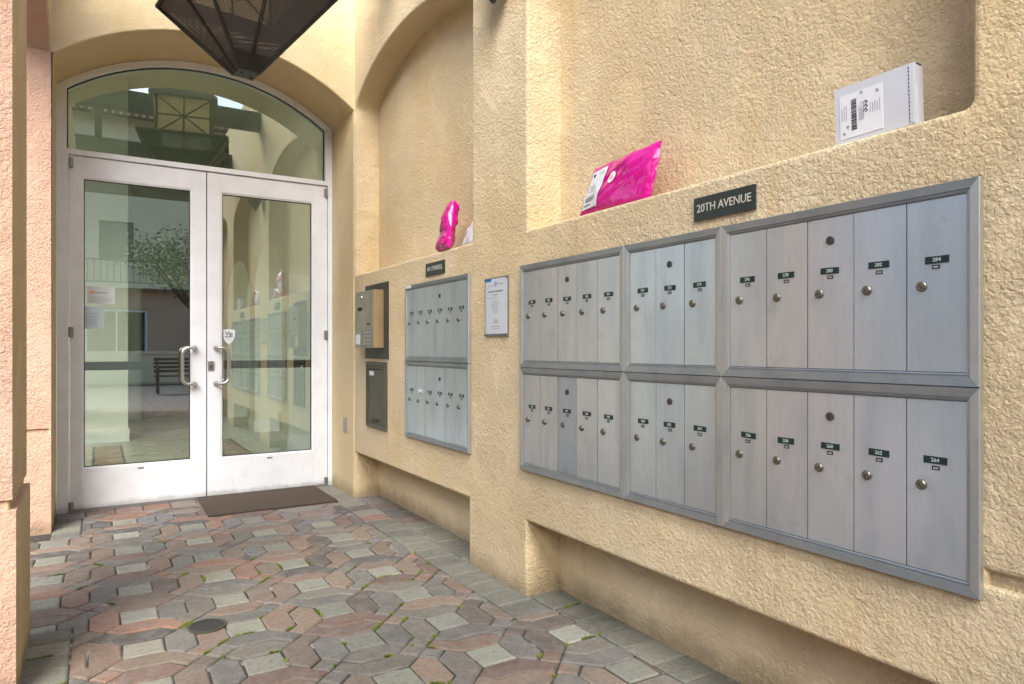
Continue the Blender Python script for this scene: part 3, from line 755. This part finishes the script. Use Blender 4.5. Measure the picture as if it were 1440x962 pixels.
bag('white_mailer', 'white plastic mailer half hidden behind the niche edge beside the crumpled pink bag', (XW + .08, 3.42, 1.686), RZ - .15,
    [(0, 0), (.24, 0), (.25, .16), (.13, .13)], .03, 'white_film', 5.7, .2)
bx = root('carton', 'white cardboard carton with shipping label on the ledge at right', 'box', (XW + .026, 1.112, SILL + .002), RZ + .03)
bx.rotation_euler = (0, -.03, RZ + .03); bw, bh, bt = .206, .151, .040
mb = MB(); mb.box(0, bw, 0, bt, 0, bh); mb.build('box', 'box_white', bx, bevel=.003)
B(bw - .012, bw - .002, -.0012, .001, .004, bh - .004).build('front_flap', 'box_white', bx, bevel=.0004)
for k in range(15): B(bw - .0145, bw - .0125, -.0012, 0, .006 + k * .0095, .010 + k * .0095).build('perforation', 'print_black', bx)
B(bw - .004, bw + .002, .010, .034, .0, bh * .62).build('side_flap', 'box_white', bx, bevel=.001); B(bw - .03, bw + .0006, .010, bt - .006, bh - .003, bh + .0006).build('open_top_gap', 'dark_gap', bx)
lb = B(.014, .128, -.0012, .0005, .012, .128).build('shipping_label', 'paper', bx)
lb2 = lambda m, x0, x1, z0, z1: B(x0, x1, -.0018, -.0008, z0, z1).build('print', m, lb)
z = .030
while z < .110:
    hgt = random.choice((.0014, .0024, .0034)); lb2('print_black', .046, .060, z, z + hgt); z += hgt + random.choice((.0013, .002))
for x0, z0 in ((.112, .110), (.022, .022), (.032, .038), (.070, .118)): lb2('print_grey', x0, x0 + .007, z0, z0 + .007)   # square marks without code
for k in range(5): lb2('print_grey', .066 + k * .003, .0672 + k * .003, .05, .05 + random.uniform(.03, .05))
for k in range(5): lb2('print_grey', .096 + k * .006, .0975 + k * .006, .062, .062 + random.uniform(.02, .036))
for k in range(3): lb2('print_grey', .020 + k * .006, .0213 + k * .006, .06, .06 + random.uniform(.03, .05))
for k in range(3):
    mb = MB(); c0 = .092 - k * .011; mb.tube([(.078, -.0018, c0), (.084, -.0018, c0 + .006), (.090, -.0018, c0 + .001), (.084, -.0018, c0 - .003)], .0011, 5); mb.build('marker_scrawl', 'print_black', lb)

# ================================================================== lanterns
def lantern(label, loc, a, hgt, top, rz, ceiling, scale=1.0):
    """inverted perforated pyramid below, glazed cage with star bars above, pyramid roof; origin = lowest point"""
    r = root('hanging_lantern', label, 'lantern', loc, rz, 'bronze lanterns')
    b = .045 * a / .33                                     # half width at the bottom
    cor = lambda h_, z: [Vector((-h_, -h_, z)), Vector((h_, -h_, z)), Vector((h_, h_, z)), Vector((-h_, h_, z))]
    lo, hi = cor(b, 0), cor(a, hgt)
    for k in range(4):
        p, q, q2, p2 = lo[k], lo[(k + 1) % 4], hi[(k + 1) % 4], hi[k]
        mb = MB(); uvl = mb.bm.loops.layers.uv.new('UVMap')
        f = mb.face([p, q, q2, p2]); xd = (q2 - p2).normalized(); mid = (p2 + q2) / 2; yd = ((mid - (p + q) / 2)).normalized()
        for l_ in f.loops: d_ = l_.vert.co - mid; l_[uvl].uv = (d_.dot(xd), d_.dot(yd))
        pan = mb.build('perforated_panel', 'perforated', r)
        nrm = xd.cross(yd).normalized()
        if nrm.z > 0: nrm = -nrm
        mb = MB()
        for s_ in (-.006, .006):
            m0, m1 = (p + q) / 2 + xd * s_, mid + xd * s_; mb.tube([m0 + nrm * .004, m1 + nrm * .004], .0045, 6)
        mb.build('rib', 'bronze', r)
        mb = MB(); mb.tube([p + nrm * .002, p2 + nrm * .002], .011, 6); mb.build('corner_bar', 'bronze', r)
        mb = MB(); mb.tube([p2, q2], .014, 6); mb.build('rim_bar', 'bronze', r)
        L = lambda i_, t_: lo[i_] + (hi[i_] - lo[i_]) * t_
        mb = MB(); mb.face([L(k, 0) + nrm * .003, L((k + 1) % 4, 0) + nrm * .003, L((k + 1) % 4, .2) + nrm * .003, L(k, .2) + nrm * .003]); mb.build('end_plate', 'bronze', r)
    mb = MB(); mb.loops([cor(b + .006, -.006), cor(b + .006, .008)]); mb.build('bottom_cap', 'bronze', r, bevel=.002)
    for sx_, sy_ in ((-.6, -.5), (.7, .4)):
        mb = MB(); mb.tube([(b * sx_, b * sy_, -.006), (b * sx_, b * sy_, -.014)], .005, 8); mb.build('screw', 'bronze', r)
    # cage
    c = a * .62; zc0, zc1 = hgt + .02, hgt + .02 + c * 1.5
    mb = MB(); mb.loops([cor(a * .98, hgt - .004), cor(c, zc0)], False, False); mb.build('brim', 'bronze', r)
    for k in range(4):
        p, q = cor(c, zc0)[k], cor(c, zc0)[(k + 1) % 4]; up = Vector((0, 0, zc1 - zc0))
        mb = MB(); mb.face([p, q, q + up, p + up]); gl_ = mb.build('glass_panel', 'amber_glass', r)
        mb = MB(); mb.tube([p, p + up], .014, 6); mb.build('post', 'bronze', r)
        ctr = (p + q) / 2 + up / 2
        for e_ in (p, q, p + up, q + up, (p + q) / 2, (p + q) / 2 + up, p + up / 2, q + up / 2):
            mb = MB(); mb.tube([ctr, e_], .007, 5); mb.build('star_bar', 'bronze', r)
    mb = MB(); mb.loops([cor(c * 1.25, zc1), cor(c * 1.25, zc1 + .02), cor(.03, zc1 + c * 1.1)]); mb.build('roof', 'bronze', r)
    for sx_ in (-1, 0, 1):
        mb = MB(); mb.tube([(sx_ * c * .4, 0, zc0 + .03), (sx_ * c * .4, 0, zc0 + .10), (sx_ * c * .4, 0, zc0 + .16), (sx_ * c * .4, 0, zc0 + .19)], [.012, .03, .025, .004], 10); mb.build('bulb', 'paper', r, smooth=True)
    if ceiling:
        mb = MB(); mb.tube([(0, 0, zc1 + c * 1.05), (0, 0, ceiling - loc[2])], .014, 8); mb.build('hanging_rod', 'bronze', r)
    return r
LA = (.715, 4.08, 2.685)
lantern('large dark bronze lantern with perforated sides hanging before the doors', LA, .372, .405, 0, R(9), 3.751)
# small wall lantern on the pier, only its tip in view
sc_ = root('wall_lantern', 'tip of a dark wall lantern on the pier between the niches', 'lantern', (XW, 2.79, 2.757))
sq = lambda h_, z, c=-.085: [(c - h_, -h_, z), (c + h_, -h_, z), (c + h_, h_, z), (c - h_, h_, z)]
mb = MB(); mb.loops([sq(.006, 0, -.075), sq(.075, .13)]); mb.build('lower_shade', 'bronze', sc_)
mb = MB(); mb.loops([sq(.06, .131), sq(.06, .34)]); mb.build('glass_body', 'amber_glass', sc_)
mb = MB(); mb.loops([sq(.082, .341), sq(.015, .43)]); mb.build('cap', 'bronze', sc_)
B(-.03, -.001, -.03, .03, .2, .32).build('bracket', 'bronze', sc_)

# ================================================================== lobby behind the glass
lf = MB(); lf.face([(-2.2, 5.645, .004), (4.6, 5.645, .004), (4.6, 12.4, .004), (-2.2, 12.4, .004)])
lobf = tag(lf.build('lobby_floor', 'lobby_floor'), kind='structure')
for x0, x1 in ((-.02, .20), (1.16, 1.38)):
    B(x0, x1, 5.75, 9.1, .005, .009).build('floor_inlay', 'floor_inlay', lobf)
    for xe in (x0 - .035, x1 + .006): B(xe, xe + .03, 5.75, 9.1, .005, .0095).build('inlay_edge', 'inlay_edge', lobf)
B(-2.0, 2.0, 6.32, 6.335, .0045, .0085).build('inlay_edge', 'inlay_edge', lobf)
to_l2 = lambda u, v, w: (1.80 + w, u, v)
lw = wall('lobby_arcade', to_l2, rect(5.62, 12.4, -.02, 4.4), [(arch(5.85, 7.72, -.01, 1.95, .50, 20, .3), .3, False), (arch(8.05, 9.62, -.01, 1.95, .50, 20, .3), .3, False), (arch(9.98, 11.9, -.01, 1.95, .50, 20, .3), .3, False)],
          ['lobby_paint'] * 3, None, r=.01, thick=.3)
tag(lw, 'pale lobby wall of arches seen through the right door', 'wall')
for y0, y1 in ((7.72, 8.05), (9.62, 9.98)): B(1.785, 2.115, y0 - .015, y1 + .015, 0, .15).build('baseboard', 'lobby_trim', lw, bevel=.006)
lp = root('lobby_pier', 'pale lobby pier with white baseboard seen through the left door', 'column', (.06, 9.6, 0))
B(-1.9, .25, -.1, .35, 0, 4.4).build('shaft', 'lobby_paint', lp, bevel=.01); B(-1.92, .265, -.118, .36, 0, .16).build('baseboard', 'lobby_trim', lp, bevel=.006)
bkw = B(-2.2, 4.6, 12.4, 12.6, 0, 4.4).build('lobby_back_wall', 'lobby_paint'); tag(bkw, 'plain pale back wall inside the lobby', 'wall')
o = B(.6, 1.5, 12.36, 12.399, 0, 2.1).build('door', 'wood_dark', bkw)
tag(B(-2.4, -2.2, 5.62, 12.6, 0, 4.4).build('lobby_side_wall', 'lobby_paint'), 'plain pale wall on the left inside the lobby', 'wall')
tag(B(4.6, 4.8, 5.62, 12.6, 0, 4.4).build('lobby_side_wall', 'lobby_paint'), 'plain pale wall on the far right inside the lobby', 'wall')
wall_c = wall('lobby_ceiling', lambda u, v, w: (u, v, 4.40 + w), rect(-2.4, 4.8, 5.62, 12.6), [(rect(2.5, 4.1, 6.4, 11.4), .25, False), (rect(-1.9, -1.2, 5.9, 6.9), .25, False)], ['lobby_paint'] * 3, None, thick=.25)  # both openings are unseen, added to let daylight into the lobby
tag(wall_c, kind='structure')

# ================================================================== courtyard behind the camera (seen mirrored in the glass)
def building(name, label, ox, oy, rz, L, H1, H2, D, upper, n_bays):
    r = root(name, label, 'building', (ox, oy, 0), rz)
    hl = []; xs = [(-L / 2 + (k + .5) * L / n_bays) for k in range(n_bays)]
    for x in xs: hl.append((rect(x - 1.1, x + 1.1, .12, 2.7), .25, True))
    wall('lower_wall', lambda u, v, w: (u, w, v), rect(-L / 2, L / 2, -.05, H1), hl, ['pink', 'cream', 'window_dark'], r)
    for x in xs:
        f = MB(); Q0, Q1 = rect(x - 1.1, x + 1.1, .12, 2.7), rect(x - 1.0, x + 1.0, .2, 2.6)
        f.loops([[(a, y, b) for a, b in q] for q, y in ((Q0, .12), (Q0, .2), (Q1, .2), (Q1, .12))], closed=True); fo = f.build('window', 'white_paint', r)
        B(x - .03, x + .03, .13, .2, .2, 2.6).build('mullion', 'white_paint', fo)
    hl = [(rect(x - .6, x + .6, H1 + 1.0, H1 + 2.6), .2, True) for x in xs] + ([(rect(x - .6, x + .6, H1 + 4.2, H1 + 5.6), .2, True) for x in xs] if H2 > 6 else [])
    wall('upper_wall', lambda u, v, w: (u, w + .15, v), rect(-L / 2, L / 2, H1 + .001, H1 + H2), hl, [upper, upper, 'window_dark'], r)
    B(-L / 2, L / 2, .40, D, 0, H1 + H2 - .01).build('core', upper, r)
    B(-L / 2 - .1, L / 2 + .1, -.06, .16, H1 - .14, H1 + .06).build('string_course', 'cream', r, bevel=.02)
    rail_ = MB(); rail_.box(-L / 2, L / 2, -.60, -.56, H1 + .95, H1 + 1.0); rail_.box(-L / 2, L / 2, -.60, -.56, H1 + .1, H1 + .14)
    k = -L / 2
    while k < L / 2: rail_.box(k, k + .03, -.595, -.565, H1 + .14, H1 + .95); k += .22
    rail_.build('balcony_railing', 'railing', r); B(-L / 2, L / 2, -.65, .15, H1 - .1, H1 + .062).build('balcony_slab', upper, r)
    zt = H1 + H2; mb = MB()
    mb.loops([[(-L / 2 - .6, -.7, zt - .15), (-L / 2 - .6, D / 2, zt + 2.2), (-L / 2 - .6, D + .7, zt - .15), (-L / 2 - .6, D / 2, zt + 2.0 - .05)], [(L / 2 + .6, -.7, zt - .15), (L / 2 + .6, D / 2, zt + 2.2), (L / 2 + .6, D + .7, zt - .15), (L / 2 + .6, D / 2, zt + 1.95)]])
    rf = mb.build('roof', 'roof_tile', r)
    m2 = MB(); k = -L / 2 - .5
    while k < L / 2 + .5: m2.tube([(k, -.78, zt - .13), (k, D / 2, zt + 2.24)], .09, 6); k += .26
    tag(m2.build('tile_rows', 'roof_tile', rf), kind='stuff')
    return r
building('courtyard_house', 'cream house with tile roof across the courtyard, mirrored in the transom', -5, -20, math.pi, 30, 3.6, 6.8, 8, 'cream', 8)
building('courtyard_house', 'pink and cream wing beyond the left arcade', -13, -2, math.pi / 2, 26, 3.4, 3.2, 7, 'cream', 7)
building('courtyard_house', 'cream wing behind the camera on the right', 9, -16, math.pi * 1.25, 12, 3.6, 3.4, 7, 'cream', 4)
lw_ = root('planter_wall', 'low cream planter wall in the courtyard', 'wall', (-2.0, -13.5, 0))
B(-6, 5, 0, .4, 0, .95).build('body', 'cream', lw_); B(-6.05, 5.05, -.05, .45, .952, 1.05).build('coping', 'cream', lw_, bevel=.01)
bn = root('park_bench', 'dark slatted bench in the courtyard', 'bench', (2.0, -8.0, 0))
for k in range(5): B(-.8, .8, -.22 + k * .09, -.15 + k * .09, .42, .45).build('seat_slat', 'bench_wood', bn)
for k in range(4): B(-.8, .8, -.27, -.24, .52 + k * .1, .59 + k * .1).build('back_slat', 'bench_wood', bn)
for x in (-.75, .7):
    for y in (-.26, .2): B(x, x + .05, y, y + .05, 0, .9 if y < 0 else .62).build('leg', 'bench_wood', bn)
    B(x, x + .05, -.2, .24, .62, .66).build('armrest', 'bench_wood', bn)
tr_ = root('courtyard_tree', 'spreading green tree in the courtyard, mirrored in the left door', 'tree', (3.0, -10.5, 0))
mb = MB(); mb.tube([(0, 0, 0), (.05, 0, .8), (0, .05, 1.7)], [.17, .13, .11], 10)
tips = []
for k in range(16):
    a = k * 2.4; rr = 1.2 + 1.3 * random.random(); e_ = Vector((math.cos(a) * rr, math.sin(a) * rr, 3.0 + random.random() * 1.2))
    mb.tube([(0, .05, 1.5 + .02 * k), e_ * .45 + Vector((0, 0, .7)), e_], [.06, .04, .012], 6); tips.append(e_); tips.append(e_ * .7 + Vector((0, 0, 1.0)))
mb.build('trunk', 'trunk', tr_)
mb = MB()
for tpt in tips:
    for k in range(150):
        d_ = Vector((random.gauss(0, .42), random.gauss(0, .42), random.gauss(0, .22))); c_ = tpt + d_
        a, b = Vector((random.uniform(-1, 1), random.uniform(-1, 1), random.uniform(-.5, .5))).normalized() * .07, Vector((random.uniform(-1, 1), random.uniform(-1, 1), random.uniform(-1, 1))).normalized() * .035
        mb.face([c_ - a, c_ + b, c_ + a, c_ - b])
tag(mb.build('crown', 'leaf', tr_), kind='stuff')

# ================================================================== moss in the joints
mb = MB(); seeds = []
for n_ in pick:
    kind, ang, cx, cy, poly = stones[n_]
    if noise.noise(Vector((cx * 2.3, cy * 2.3, 4))) + random.uniform(-.25, .25) - max(0, cy - 3.4) * .35 < .10: continue
    p = SHAPES[kind][0] if poly is None else [(x - cx, y - cy) for x, y in poly]
    k = random.randrange(len(p)); a, b = Vector(p[k - 1]), Vector(p[k]); c, s = math.cos(ang), math.sin(ang)
    t0, t1 = sorted((random.random(), random.random()))
    m_ = int(14 + 60 * (t1 - t0))
    for q in range(m_):
        v = a + (b - a) * (t0 + (t1 - t0) * random.random()); seeds.append((cx + v.x * c - v.y * s, cy + v.x * s + v.y * c))
for x, y in ((.295, 3.06), (.31, 3.09), (.32, 3.04)):
    for q in range(45): seeds.append((x + random.gauss(0, .012), y + random.gauss(0, .012)))
for x, y in seeds:
    x += random.gauss(0, .0028); y += random.gauss(0, .0028)
    for q in range(3):
        a = random.random() * 6.28; l_ = random.uniform(.005, .013); h_ = random.uniform(.001, .008)
        mb.face([(x - .0022 * math.sin(a), y + .0022 * math.cos(a), -.004), (x + .0022 * math.sin(a), y - .0022 * math.cos(a), -.004), (x + l_ * math.cos(a) * .6, y + l_ * math.sin(a) * .6, h_)])
ms = tag(mb.build('moss', 'moss'), 'green moss growing in the joints between pavers', 'moss', kind='stuff')
